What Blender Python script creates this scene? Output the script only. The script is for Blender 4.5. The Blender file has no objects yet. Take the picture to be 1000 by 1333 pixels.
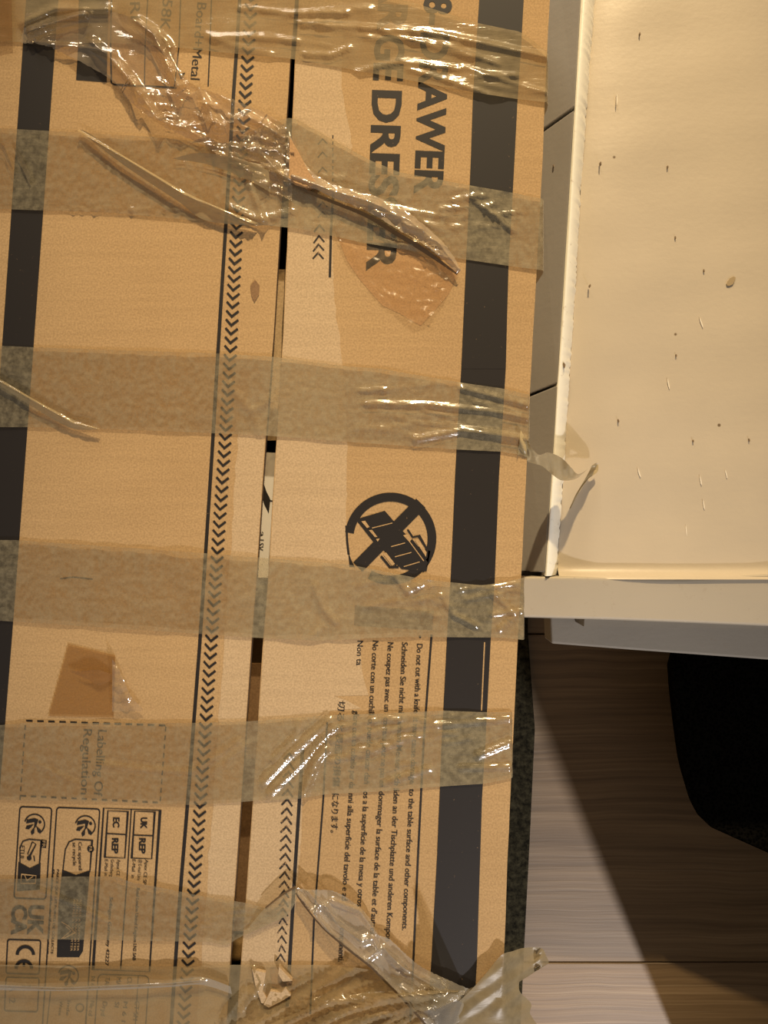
import bpy, bmesh, math, random
import numpy as np
random.seed(7); RNG = np.random.default_rng(7)
C = bpy.context.scene.collection
SC = bpy.context.scene

# ------------------------------------------------------------------ camera, light, exposure
ZT = 0.30            # top face of the box
ZC = 0.22            # recessed panel of the white cabinet
ZCAM = 0.76
FPX = 1000.0
cam = bpy.data.cameras.new('camera'); cam.sensor_fit = 'HORIZONTAL'; cam.sensor_width = 36; cam.lens = 36
cam.clip_start = 0.01
camo = bpy.data.objects.new('camera', cam); C.objects.link(camo); camo.location = (0, 0, ZCAM); SC.camera = camo

world = bpy.data.worlds.new('room_light'); SC.world = world; world.use_nodes = True
world.node_tree.nodes['Background'].inputs[0].default_value = (1.0, 0.86, 0.73, 1)
world.node_tree.nodes['Background'].inputs[1].default_value = 0.19

def spot(name, loc, target, power, color, radius, size_deg, blend):
    l = bpy.data.lights.new(name, 'SPOT'); l.energy = power; l.color = color; l.shadow_soft_size = radius
    l.spot_size = math.radians(size_deg); l.spot_blend = blend
    o = bpy.data.objects.new(name, l); C.objects.link(o); o.location = loc
    from mathutils import Vector
    o.rotation_euler = (Vector(target) - Vector(loc)).to_track_quat('-Z', 'Y').to_euler()
    return o
spot('ceiling_spot_warm', (0.25, 2.1, 1.55), (0.06, 0.20, 0.24), 345, (1.0, 0.75, 0.42), 0.035, 21, 0.9)
spot('ceiling_spot_neutral', (0.948, -2.04, 1.60), (0.0, -0.40, 0.1), 215, (1.0, 0.93, 0.90), 0.04, 30, 0.9)
def area(name, loc, target, power, color, sx, sy):
    l = bpy.data.lights.new(name, 'AREA'); l.energy = power; l.color = color; l.shape = 'RECTANGLE'; l.size = sx; l.size_y = sy
    o = bpy.data.objects.new(name, l); C.objects.link(o); o.location = loc
    from mathutils import Vector
    o.rotation_euler = (Vector(target) - Vector(loc)).to_track_quat('-Z', 'Y').to_euler()
area('added_soft_fill', (-0.6, 2.8, 1.5), (0, 0, 0.3), 26, (1.0, 0.84, 0.66), 0.5, 0.9)  # added fill with no fixture behind it: soft ambient and tape highlights

SC.view_settings.view_transform = 'Standard'; SC.view_settings.look = 'None'
SC.view_settings.gamma = 1; SC.view_settings.use_curve_mapping = False
SC.view_settings.exposure = -0.12

# ------------------------------------------------------------------ helpers
def at(px, py, z):
    k = (ZCAM - z) / FPX
    return ((px - 500) * k, (666.5 - py) * k, z)

def interp(pts, y):
    """x on a polyline of (x, y) points at height y, extended beyond the ends"""
    ys = [p[1] for p in pts]; xs = [p[0] for p in pts]
    if y <= ys[0]: return xs[0] + (y - ys[0]) * (xs[1] - xs[0]) / (ys[1] - ys[0])
    if y >= ys[-1]: return xs[-1] + (y - ys[-1]) * (xs[-1] - xs[-2]) / (ys[-1] - ys[-2])
    return float(np.interp(y, ys, xs))

def link(name, me, mats, parent=None, smooth=False):
    o = bpy.data.objects.new(name, me); C.objects.link(o)
    for m in (mats if isinstance(mats, (list, tuple)) else [mats]): me.materials.append(m)
    if smooth: me.polygons.foreach_set('use_smooth', [True] * len(me.polygons))
    if parent is not None:
        o.parent = parent
        p = parent; lx = ly = lz = 0
        while p is not None:
            lx += p.location.x; ly += p.location.y; lz += p.location.z; p = p.parent
        o.location = (-lx, -ly, -lz)
    return o
def mesh(name, verts, faces):
    me = bpy.data.meshes.new(name); me.from_pydata([tuple(map(float, v)) for v in verts], [], [tuple(map(int, f)) for f in faces]); me.update(); return me
def tag(o, label=None, cat=None, group=None, kind=None):
    if label: o['label'] = label
    if cat: o['category'] = cat
    if group: o['group'] = group
    if kind: o['kind'] = kind
    return o
def empty(name, loc):
    o = bpy.data.objects.new(name, None); C.objects.link(o); o.location = loc; o.empty_display_size = 0.05; return o

def prism(name, outline, z0, z1, mat, parent=None, bevel=0.0, seg=2):
    """solid between two heights from a plan outline (list of (x, y) or of (x, y, ztop))"""
    bm = bmesh.new()
    top = [bm.verts.new((p[0], p[1], p[2] if len(p) > 2 else z1)) for p in outline]
    bot = [bm.verts.new((p[0], p[1], z0)) for p in outline]
    n = len(outline)
    bm.faces.new(top); bm.faces.new(bot[::-1])
    for i in range(n): bm.faces.new((top[i], bot[i], bot[(i + 1) % n], top[(i + 1) % n]))
    bmesh.ops.recalc_face_normals(bm, faces=bm.faces)
    if bevel: bmesh.ops.bevel(bm, geom=[e for e in bm.edges], offset=bevel, segments=seg, profile=0.6, affect='EDGES', clamp_overlap=True)
    me = bpy.data.meshes.new(name); bm.to_mesh(me); bm.free()
    return link(name, me, mat, parent, smooth=False)

# ------------------------------------------------------------------ materials
def new_mat(name):
    m = bpy.data.materials.new(name); m.use_nodes = True
    nt = m.node_tree; b = nt.nodes['Principled BSDF']
    return m, nt, b
def N(nt, t, **kw):
    n = nt.nodes.new(t)
    for k, v in kw.items():
        if k.startswith('i_'):
            key = k[2:]; n.inputs[int(key) if key.isdigit() else key].default_value = v
        else: setattr(n, k, v)
    return n
def coords(nt, scale=(1, 1, 1), rot=(0, 0, 0)):
    t = N(nt, 'ShaderNodeTexCoord'); mp = N(nt, 'ShaderNodeMapping')
    mp.inputs['Scale'].default_value = scale; mp.inputs['Rotation'].default_value = rot
    nt.links.new(t.outputs['Object'], mp.inputs[0]); return mp.outputs[0]
def noise(nt, vec, scale, detail=3, rough=0.55):
    n = N(nt, 'ShaderNodeTexNoise'); n.inputs['Scale'].default_value = scale; n.inputs['Detail'].default_value = detail
    n.inputs['Roughness'].default_value = rough; nt.links.new(vec, n.inputs['Vector']); return n.outputs['Fac']
def ramp(nt, fac, stops):
    r = N(nt, 'ShaderNodeValToRGB'); e = r.color_ramp.elements
    while len(e) < len(stops): e.new(0.5)
    for el, (p, c) in zip(e, stops): el.position = p; el.color = c if len(c) == 4 else (*c, 1)
    nt.links.new(fac, r.inputs[0]); return r.outputs[0]
def mixc(nt, fac, a, b, mode='MIX'):
    m = N(nt, 'ShaderNodeMix', data_type='RGBA', blend_type=mode)
    for s, v in ((m.inputs[0], fac), (m.inputs[6], a), (m.inputs[7], b)):
        if hasattr(v, 'is_output'): nt.links.new(v, s)
        elif isinstance(v, tuple): s.default_value = v if len(v) == 4 else (*v, 1)
        else: s.default_value = v
    return m.outputs[2]
def bump(nt, h, strength, dist, normal_in):
    b = N(nt, 'ShaderNodeBump'); b.inputs['Strength'].default_value = strength; b.inputs['Distance'].default_value = dist
    nt.links.new(h, b.inputs['Height']); nt.links.new(b.outputs[0], normal_in)

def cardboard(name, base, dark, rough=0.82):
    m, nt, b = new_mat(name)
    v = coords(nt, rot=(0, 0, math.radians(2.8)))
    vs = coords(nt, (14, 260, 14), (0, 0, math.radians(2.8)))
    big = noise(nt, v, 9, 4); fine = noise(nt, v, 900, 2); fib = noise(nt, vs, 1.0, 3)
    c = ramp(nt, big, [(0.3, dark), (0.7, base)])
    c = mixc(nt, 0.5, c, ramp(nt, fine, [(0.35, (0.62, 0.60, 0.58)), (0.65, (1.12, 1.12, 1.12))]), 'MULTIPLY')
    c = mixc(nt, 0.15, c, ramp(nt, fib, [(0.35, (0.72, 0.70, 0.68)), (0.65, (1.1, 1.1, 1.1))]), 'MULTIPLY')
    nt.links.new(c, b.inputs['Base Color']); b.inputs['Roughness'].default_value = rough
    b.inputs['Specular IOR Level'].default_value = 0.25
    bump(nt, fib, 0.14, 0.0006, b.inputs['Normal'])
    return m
M_card = cardboard('kraft_cardboard', (0.52, 0.348, 0.172), (0.46, 0.302, 0.145))
M_worn = cardboard('worn_kraft', (0.575, 0.425, 0.255), (0.525, 0.38, 0.222))
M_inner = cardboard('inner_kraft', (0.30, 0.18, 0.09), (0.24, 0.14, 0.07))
M_stain = cardboard('glued_kraft', (0.52, 0.315, 0.15), (0.45, 0.265, 0.12), 0.6)
def ink(name, col, wear, rough=0.6):
    m, nt, b = new_mat(name)
    v = coords(nt, (1, 1, 1)); n = noise(nt, v, 420, 3, 0.7)
    k = ramp(nt, n, [(0.50 + 0.22 * (1 - wear), (0, 0, 0)), (0.60 + 0.25 * (1 - wear), (1, 1, 1))])
    c = mixc(nt, k, col, (0.30, 0.19, 0.10))
    nt.links.new(c, b.inputs['Base Color']); b.inputs['Roughness'].default_value = rough
    b.inputs['Specular IOR Level'].default_value = 0.3
    return m
M_ink = ink('black_print', (0.018, 0.015, 0.014), 0.15)
M_inkw = ink('worn_print', (0.03, 0.024, 0.02), 0.75)
M_card_edge = cardboard('corrugated_edge', (0.26, 0.16, 0.08), (0.14, 0.08, 0.04))
M_paper, _nt, _b = new_mat('white_paper'); _b.inputs['Base Color'].default_value = (0.80, 0.76, 0.70, 1); _b.inputs['Roughness'].default_value = 0.7

def film(name, haze, tint, body, rough=0.14, mottle=0.5, scale=260, gloss=1.0, wr=0.5, loose=0.0):
    m = bpy.data.materials.new(name); m.use_nodes = True; nt = m.node_tree; nt.nodes.clear()
    out = N(nt, 'ShaderNodeOutputMaterial'); v = coords(nt)
    vs = coords(nt, (26, 170, 26), (0, 0, math.radians(-4)))
    tr = N(nt, 'ShaderNodeBsdfTransparent'); tr.inputs[0].default_value = (*tint, 1)
    df = N(nt, 'ShaderNodeBsdfDiffuse'); df.inputs[0].default_value = (*body, 1)
    gl = N(nt, 'ShaderNodeBsdfGlossy'); gl.inputs[0].default_value = (1, 1, 1, 1); gl.inputs['Roughness'].default_value = rough
    n = noise(nt, v, scale, 4, 0.65)
    mr = N(nt, 'ShaderNodeMapRange'); mr.inputs[1].default_value = 0.35; mr.inputs[2].default_value = 0.68
    mr.inputs[3].default_value = haze * (1 - 0.5 * mottle); mr.inputs[4].default_value = haze * (1 + mottle)
    nt.links.new(n, mr.inputs[0])
    if loose:   # away from the left flap the film is not stuck down and looks milkier
        sx = N(nt, 'ShaderNodeSeparateXYZ'); nt.links.new(v, sx.inputs[0])
        lr = N(nt, 'ShaderNodeMapRange', interpolation_type='SMOOTHSTEP'); lr.inputs[1].default_value = -0.098; lr.inputs[2].default_value = -0.070; lr.inputs[4].default_value = loose
        nt.links.new(sx.outputs[0], lr.inputs[0]); ad = N(nt, 'ShaderNodeMath', operation='ADD'); nt.links.new(mr.outputs[0], ad.inputs[0]); nt.links.new(lr.outputs[0], ad.inputs[1])
        mr = ad
    mx = N(nt, 'ShaderNodeMixShader'); nt.links.new(mr.outputs[0], mx.inputs[0]); nt.links.new(tr.outputs[0], mx.inputs[1]); nt.links.new(df.outputs[0], mx.inputs[2])
    fr = N(nt, 'ShaderNodeFresnel'); ge = N(nt, 'ShaderNodeNewGeometry')
    io = N(nt, 'ShaderNodeMapRange'); io.inputs[3].default_value = 1.48; io.inputs[4].default_value = 1 / 1.48   # thin film: both sides reflect alike
    nt.links.new(ge.outputs['Backfacing'], io.inputs[0]); nt.links.new(io.outputs[0], fr.inputs[0])
    mu = N(nt, 'ShaderNodeMath', operation='MULTIPLY'); mu.inputs[1].default_value = gloss; nt.links.new(fr.outputs[0], mu.inputs[0]); mu.use_clamp = True
    mx2 = N(nt, 'ShaderNodeMixShader'); nt.links.new(mu.outputs[0], mx2.inputs[0]); nt.links.new(mx.outputs[0], mx2.inputs[1]); nt.links.new(gl.outputs[0], mx2.inputs[2])
    wn = noise(nt, vs, 1.0, 4, 0.6)
    bp = N(nt, 'ShaderNodeBump'); bp.inputs['Strength'].default_value = wr; bp.inputs['Distance'].default_value = 0.0012
    nt.links.new(wn, bp.inputs['Height'])
    nt.links.new(bp.outputs[0], gl.inputs['Normal']); nt.links.new(bp.outputs[0], df.inputs['Normal'])
    nt.links.new(mx2.outputs[0], out.inputs[0])
    return m
M_film = film('brown_packing_tape', 0.25, (0.83, 0.75, 0.61), (0.44, 0.375, 0.24), mottle=0.7, gloss=1.3, loose=0.13)
M_film2 = film('milky_packing_tape', 0.36, (0.84, 0.77, 0.62), (0.47, 0.375, 0.22), mottle=0.3, scale=70, gloss=0.8)
M_crumple = film('crumpled_packing_tape', 0.20, (0.92, 0.85, 0.73), (0.52, 0.42, 0.28), rough=0.08, mottle=0.5, scale=90, gloss=2.4, wr=0.6)
M_ribbon = film('glossy_twisted_tape', 0.42, (0.86, 0.79, 0.67), (0.50, 0.45, 0.36), rough=0.10, mottle=0.3, scale=60, gloss=4.5, wr=0.35)
M_roll_shade = film('rolled_edge_shade', 0.92, (0.6, 0.4, 0.2), (0.13, 0.085, 0.045), rough=0.2, mottle=0.05, gloss=1.0, wr=0.1)  # brown of rolled film, darkened to stand in for the shadow along the edge
M_seam = film('crinkled_seam_tape', 0.52, (0.85, 0.76, 0.60), (0.48, 0.38, 0.26), rough=0.12, mottle=0.35, scale=140, gloss=2.2, wr=0.7)
M_twist = film('twisted_packing_tape', 0.55, (0.80, 0.68, 0.46), (0.44, 0.35, 0.20), rough=0.14, mottle=0.25, scale=60, gloss=1.2, wr=0.3)
M_patch = film('stuck_tape_scrap', 0.30, (0.86, 0.73, 0.52), (0.36, 0.22, 0.10), rough=0.25, mottle=0.2, gloss=0.7)
M_dullpiece = film('dull_torn_tape', 0.72, (0.78, 0.70, 0.54), (0.27, 0.215, 0.125), rough=0.38, mottle=0.3, scale=120, gloss=0.45, wr=0.3)

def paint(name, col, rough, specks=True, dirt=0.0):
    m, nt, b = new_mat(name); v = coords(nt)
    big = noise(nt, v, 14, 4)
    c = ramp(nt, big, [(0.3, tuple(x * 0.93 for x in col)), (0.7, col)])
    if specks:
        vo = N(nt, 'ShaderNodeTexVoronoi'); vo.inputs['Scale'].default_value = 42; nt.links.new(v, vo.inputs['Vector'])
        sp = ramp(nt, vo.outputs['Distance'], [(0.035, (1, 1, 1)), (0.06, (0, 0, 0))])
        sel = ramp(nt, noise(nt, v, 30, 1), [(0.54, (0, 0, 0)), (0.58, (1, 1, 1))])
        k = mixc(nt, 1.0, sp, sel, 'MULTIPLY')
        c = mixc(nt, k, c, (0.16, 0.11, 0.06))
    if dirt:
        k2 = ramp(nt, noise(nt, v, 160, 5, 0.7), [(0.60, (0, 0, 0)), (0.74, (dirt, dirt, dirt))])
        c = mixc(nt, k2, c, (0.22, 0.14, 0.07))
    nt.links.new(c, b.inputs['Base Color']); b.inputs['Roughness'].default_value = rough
    vs = coords(nt, (30, 150, 30)); h = noise(nt, vs, 1.0, 4)
    h2 = noise(nt, v, 260, 3)
    ad = N(nt, 'ShaderNodeMath', operation='ADD'); nt.links.new(h, ad.inputs[0]); nt.links.new(h2, ad.inputs[1])
    bump(nt, ad.outputs[0], 0.12, 0.0009, b.inputs['Normal'])
    return m
M_cream = paint('cream_gloss_paint', (0.53, 0.455, 0.345), 0.42)
M_bead = paint('white_bead_highlight', (0.95, 0.92, 0.80), 0.40, specks=False, dirt=0.5)  # near-white colour carries the highlight that the lamps do not give the bead
M_rail = paint('cream_rail_paint', (0.44, 0.385, 0.295), 0.5, specks=False, dirt=0.25)
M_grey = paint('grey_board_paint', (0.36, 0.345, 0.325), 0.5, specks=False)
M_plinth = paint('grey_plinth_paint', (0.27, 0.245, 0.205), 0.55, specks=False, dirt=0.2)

def wood():
    m, nt, b = new_mat('wood_laminate')
    v = coords(nt); oi = N(nt, 'ShaderNodeObjectInfo')
    vm = N(nt, 'ShaderNodeVectorMath', operation='ADD'); nt.links.new(v, vm.inputs[0])
    cb = N(nt, 'ShaderNodeCombineXYZ'); ml = N(nt, 'ShaderNodeMath', operation='MULTIPLY'); ml.inputs[1].default_value = 13
    nt.links.new(oi.outputs['Random'], ml.inputs[0]); nt.links.new(ml.outputs[0], cb.inputs[0]); nt.links.new(ml.outputs[0], cb.inputs[1]); nt.links.new(cb.outputs[0], vm.inputs[1])
    def mp(s):
        q = N(nt, 'ShaderNodeMapping'); q.inputs['Scale'].default_value = s; nt.links.new(vm.outputs[0], q.inputs[0]); return q.outputs[0]
    wav = N(nt, 'ShaderNodeTexNoise'); wav.inputs['Scale'].default_value = 7; nt.links.new(vm.outputs[0], wav.inputs['Vector'])
    wm = N(nt, 'ShaderNodeVectorMath', operation='SCALE'); wm.inputs['Scale'].default_value = 0.014; nt.links.new(wav.outputs['Color'], wm.inputs[0])
    wa = N(nt, 'ShaderNodeVectorMath', operation='ADD'); nt.links.new(vm.outputs[0], wa.inputs[0]); nt.links.new(wm.outputs[0], wa.inputs[1])
    q = N(nt, 'ShaderNodeMapping'); q.inputs['Scale'].default_value = (4, 190, 4); nt.links.new(wa.outputs[0], q.inputs[0])
    g = noise(nt, q.outputs[0], 1.0, 6, 0.62)
    q2 = N(nt, 'ShaderNodeMapping'); q2.inputs['Scale'].default_value = (2.2, 380, 2.2); nt.links.new(wa.outputs[0], q2.inputs[0])
    g2 = noise(nt, q2.outputs[0], 1.0, 2)
    big = noise(nt, mp((3, 22, 3)), 1.0, 3)
    c = ramp(nt, g, [(0.25, (0.155, 0.100, 0.052)), (0.52, (0.25, 0.168, 0.090)), (0.78, (0.36, 0.252, 0.142))])
    c = mixc(nt, 0.6, c, ramp(nt, big, [(0.3, (0.62, 0.60, 0.6)), (0.7, (1.12, 1.1, 1.08))]), 'MULTIPLY')
    lite = ramp(nt, g2, [(0.60, (0, 0, 0)), (0.78, (0.45, 0.45, 0.45))])
    c = mixc(nt, lite, c, (0.45, 0.335, 0.205))
    nt.links.new(c, b.inputs['Base Color']); b.inputs['Roughness'].default_value = 0.5
    bump(nt, g, 0.3, 0.0008, b.inputs['Normal'])
    return m
M_wood = wood()
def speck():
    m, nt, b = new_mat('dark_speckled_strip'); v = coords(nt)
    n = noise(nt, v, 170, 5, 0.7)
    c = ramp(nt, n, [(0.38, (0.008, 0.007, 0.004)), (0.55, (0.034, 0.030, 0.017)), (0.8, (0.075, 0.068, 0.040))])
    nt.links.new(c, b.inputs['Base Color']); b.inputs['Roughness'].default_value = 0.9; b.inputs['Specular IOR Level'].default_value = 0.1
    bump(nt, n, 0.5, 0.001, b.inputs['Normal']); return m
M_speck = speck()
def blackcloth():
    m, nt, b = new_mat('black_mesh_fabric'); v = coords(nt)
    vo = N(nt, 'ShaderNodeTexVoronoi'); vo.inputs['Scale'].default_value = 420; nt.links.new(v, vo.inputs['Vector'])
    c = ramp(nt, vo.outputs['Distance'], [(0.2, (0.002, 0.002, 0.002)), (0.7, (0.008, 0.0075, 0.0065))])
    nt.links.new(c, b.inputs['Base Color']); b.inputs['Roughness'].default_value = 1.0; b.inputs['Specular IOR Level'].default_value = 0.0
    bump(nt, vo.outputs['Distance'], 0.5, 0.001, b.inputs['Normal']); return m
M_black = blackcloth()
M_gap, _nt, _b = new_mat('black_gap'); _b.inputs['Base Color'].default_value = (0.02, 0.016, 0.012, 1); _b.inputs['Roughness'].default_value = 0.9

# ------------------------------------------------------------------ floor of laminate planks
floor = prism('floor', [(-1.1, -1.1), (1.3, -1.1), (1.3, 1.0), (-1.1, 1.0)], -0.02, -0.009, M_gap)
tag(floor, 'grey-brown wood-grain laminate floor of long planks', None, None, 'structure')
k0 = ZCAM / FPX
yj = (666.5 - 1253) * k0; PW = 0.325
row = 0
y = yj - 2 * PW
while y < 1.0:
    off = 0.12 + 0.1 * (row % 3)
    x = -1.1 - off
    while x < 1.3:
        x0, x1 = max(x, -1.1) + 0.0006, min(x + 1.2, 1.3) - 0.0006
        if x1 - x0 > 0.05:
            prism('plank', [(x0, y + 0.0006), (x1, y + 0.0006), (x1, y + PW - 0.0006), (x0, y + PW - 0.0006)], -0.009, 0.0, M_wood, floor, 0.0008, 1)
        x += 1.2
    y += PW; row += 1

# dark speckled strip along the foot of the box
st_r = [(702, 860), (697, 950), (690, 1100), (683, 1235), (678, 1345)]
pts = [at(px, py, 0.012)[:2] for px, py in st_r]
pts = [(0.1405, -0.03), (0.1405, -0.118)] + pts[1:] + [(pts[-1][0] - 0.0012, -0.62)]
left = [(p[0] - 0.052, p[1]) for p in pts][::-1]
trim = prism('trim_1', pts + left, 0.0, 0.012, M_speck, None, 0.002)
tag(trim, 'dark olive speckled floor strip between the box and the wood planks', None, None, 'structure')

# ------------------------------------------------------------------ white painted cabinet beside the box
cab = tag(empty('painted_cabinet', (0.5, 0.15, 0.0)), 'cream painted wooden cabinet with recessed panel and grey boarded side', 'cabinet')
bead_l = [(759, 0), (750, 134), (741, 288), (734, 397), (726, 502), (720.5, 604), (714, 699), (711, 747)]
bead_r = [(776, 0), (766, 134), (758, 256), (750, 400), (743, 502), (736, 621), (730, 706), (728, 750)]
ZB = ZC + 0.009
# recessed panel, softly coved at its left and front edges
def panel_mesh():
    V = []; F = []
    xs = np.concatenate([np.linspace(0, 0.06, 12), np.linspace(0.07, 0.62, 24)])
    ys = np.concatenate([np.linspace(-120, 690, 60), np.linspace(694, 753, 24)])
    for yy in ys:
        for i, xo in enumerate(xs):
            bx = at(interp(bead_r, yy), yy, ZC)
            z = ZC - 0.006 * math.exp(-xo / 0.016)
            d = 752 - yy
            z += 0.0072 * math.exp(-(max(d, 0) / 7.0) ** 1.4) + 0.0016 * math.sin(xo * 16) * math.exp(-(d / 40) ** 2)
            z += 0.0002 * math.sin(xo * 61 + yy * 0.03) + 0.00015 * math.sin(yy * 0.071 + xo * 23)
            V.append((bx[0] + xo, bx[1], z))
    nx = len(xs)
    for j in range(len(ys) - 1):
        for i in range(nx - 1):
            a = j * nx + i; F.append((a + nx, a + nx + 1, a + 1, a))
    return mesh('panel', V, F)
pm = panel_mesh()
link('recessed_panel', pm, M_cream, cab, True)
# bead: a rounded fillet that climbs from the panel to a sharp left edge
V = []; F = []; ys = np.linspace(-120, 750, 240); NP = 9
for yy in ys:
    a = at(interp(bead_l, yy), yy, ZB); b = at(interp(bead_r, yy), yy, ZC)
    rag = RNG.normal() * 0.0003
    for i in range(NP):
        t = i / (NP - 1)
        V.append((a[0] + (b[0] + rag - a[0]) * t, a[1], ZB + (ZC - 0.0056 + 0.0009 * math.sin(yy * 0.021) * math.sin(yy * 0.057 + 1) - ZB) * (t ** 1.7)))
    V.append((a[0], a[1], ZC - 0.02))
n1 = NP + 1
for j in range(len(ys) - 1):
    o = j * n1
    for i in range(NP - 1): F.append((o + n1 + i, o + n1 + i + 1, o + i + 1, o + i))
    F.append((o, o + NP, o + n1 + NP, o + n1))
tag(link('edge_bead', mesh('edge_bead', V, F), M_bead, cab, True), 'white rounded caulk bead with painted-on highlight and a ragged right edge')
# grey boards sloping down to the box, parted by two grooves
gap_w = 0.0012
joints = [((749, 140), (700, 170)), ((727, 500), (684, 516))]
def board(q):   # q: four pixel corners: top-left, top-right, bottom-right, bottom-left
    out = []
    for i, (px, py) in enumerate(q):
        if i in (1, 2): p = at(px, py, ZB); out.append((p[0] - 0.0006, p[1], ZB - 0.0005))
        else:
            p = at(px, py, ZB - 0.02); out.append((p[0], p[1], ZB - 0.026))
    return prism('board', out, ZC - 0.04, 0, M_grey, cab, 0.0009, 2)
board([(722, -110), (764, -110), (749.6, 138), (704, 166)])
board([(703, 171), (749, 142.5), (727.2, 498.5), (684, 514)])
board([(684, 518), (727, 501.5), (711, 745), (671, 745)])
# body under the panel
body = [at(733, 800, 0.15)[:2], (0.78, at(0, 812, 0.15)[1]), (0.78, 0.42), (0.18, 0.42)]
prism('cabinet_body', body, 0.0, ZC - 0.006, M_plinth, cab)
# front rail and the darker strip beneath it
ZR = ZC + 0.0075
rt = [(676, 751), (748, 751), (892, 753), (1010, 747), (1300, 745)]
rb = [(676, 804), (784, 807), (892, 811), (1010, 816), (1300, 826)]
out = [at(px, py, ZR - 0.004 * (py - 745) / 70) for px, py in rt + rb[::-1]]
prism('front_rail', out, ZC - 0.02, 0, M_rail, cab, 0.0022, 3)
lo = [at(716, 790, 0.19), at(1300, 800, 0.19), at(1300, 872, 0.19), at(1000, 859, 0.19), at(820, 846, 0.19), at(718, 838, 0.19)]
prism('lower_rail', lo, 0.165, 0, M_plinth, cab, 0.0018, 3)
# filler block behind the rail, under the bead end (the dark crack at the corner)
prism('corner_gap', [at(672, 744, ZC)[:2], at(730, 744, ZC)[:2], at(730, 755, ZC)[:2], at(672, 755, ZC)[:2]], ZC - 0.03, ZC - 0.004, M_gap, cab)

# chips, stains and scratches in the paint
M_chip, _nt, _b = new_mat('paint_chip_dirt'); _b.inputs['Base Color'].default_value = (0.20, 0.135, 0.075, 1)
M_scr, _nt, _b = new_mat('paint_scratch'); _b.inputs['Base Color'].default_value = (0.80, 0.73, 0.60, 1)
M_sta, _nt, _b = new_mat('paint_stain'); _b.inputs['Base Color'].default_value = (0.36, 0.27, 0.15, 1)
def chip(name, x, y, w, h, ang, mat, z=None):
    c = at(x, y, ZC)[:2]; n = 9; o = []; rr = random.Random(int(x * 7 + y))
    for i in range(n):
        a = 2 * math.pi * i / n; q = rr.uniform(0.7, 1.15); u = w * q * math.cos(a); v = h * q * math.sin(a)
        o.append((c[0] + u * math.cos(ang) - v * math.sin(ang), c[1] + u * math.sin(ang) + v * math.cos(ang)))
    prism(name, o, ZC - 0.002, z or ZC + 0.0007, mat, cab)
for x, y in ((833, 45), (782, 213), (768, 372), (869, 218), (879, 310), (916, 353), (902, 574), (975, 573), (805, 548), (722, 214), (880, 463)):
    chip('paint_chip', x, y, 0.0004, 0.0011, 0.2, M_chip, ZC + (0.0012 if x > 740 else -0.004))
chip('bead_chip', 731, 478, 0.0009, 0.002, 0.1, M_chip, ZC + 0.0085)
chip('paint_stain', 951, 367, 0.0022, 0.0044, -0.8, M_sta)
for x, y, a in ((913, 421, .35), (912, 626, .2), (945, 617, .2), (916, 658, .2), (832, 616, .3), (893, 690, .1), (803, 130, 0), (870, 500, .2)):
    chip('paint_scratch', x, y, 0.0004, 0.0040, a, M_scr)

# ------------------------------------------------------------------ black chair at the right edge
chair = tag(empty('black_chair', (0.40, -0.28, 0.0)), 'low black mesh-fabric seat with a rounded corner on the wood floor', 'chair')
zs = 0.11
so = [(872, 846), (876, 900), (883, 960), (890, 1010), (897, 1040), (908, 1062), (926, 1079), (955, 1092), (1000, 1112), (1120, 1160), (1260, 1170)]
sp = [at(px, py, zs)[:2] for px, py in so]; sp += [(0.56, -0.155), (0.54, sp[0][1])]
def tapered(name, outline, inset, z0, z1, mat, parent):
    c = np.mean(np.array(outline), 0); low = [tuple(c + (np.array(q) - c) * inset) for q in outline]; n = len(outline); bm = bmesh.new()
    t = [bm.verts.new((*q, z1)) for q in outline]; b = [bm.verts.new((*q, z0)) for q in low]
    bm.faces.new(t); bm.faces.new(b[::-1])
    for i in range(n): bm.faces.new((t[i], b[i], b[(i + 1) % n], t[(i + 1) % n]))
    bmesh.ops.recalc_face_normals(bm, faces=bm.faces)
    bmesh.ops.bevel(bm, geom=[e for e in bm.edges], offset=0.004, segments=3, profile=0.6, affect='EDGES', clamp_overlap=True)
    me = bpy.data.meshes.new(name); bm.to_mesh(me); bm.free(); return link(name, me, mat, parent)
tapered('seat', sp, 0.80, 0.05, zs, M_black, chair)
for (x, y) in ((0.33, -0.17), (0.345, -0.235), (0.49, -0.18), (0.46, -0.26)):
    prism('leg', [(x - .012, y - .012), (x + .012, y - .012), (x + .012, y + .012), (x - .012, y + .012)], 0.0, 0.052, M_black, chair)
c0 = np.array([0.3248, -0.607]); c1 = np.array([0.80, -0.20]); dv = (c1 - c0) / np.linalg.norm(c1 - c0); nv = np.array([dv[1], -dv[0]]) * 0.03
prism('shadow_caster', [tuple(c0), tuple(c1), tuple(c1 + nv), tuple(c0 + nv)], 0.0, 0.46, M_black, chair, 0.004, 2)  # unseen panel added beyond the seat to cast the diagonal floor shadow

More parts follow.
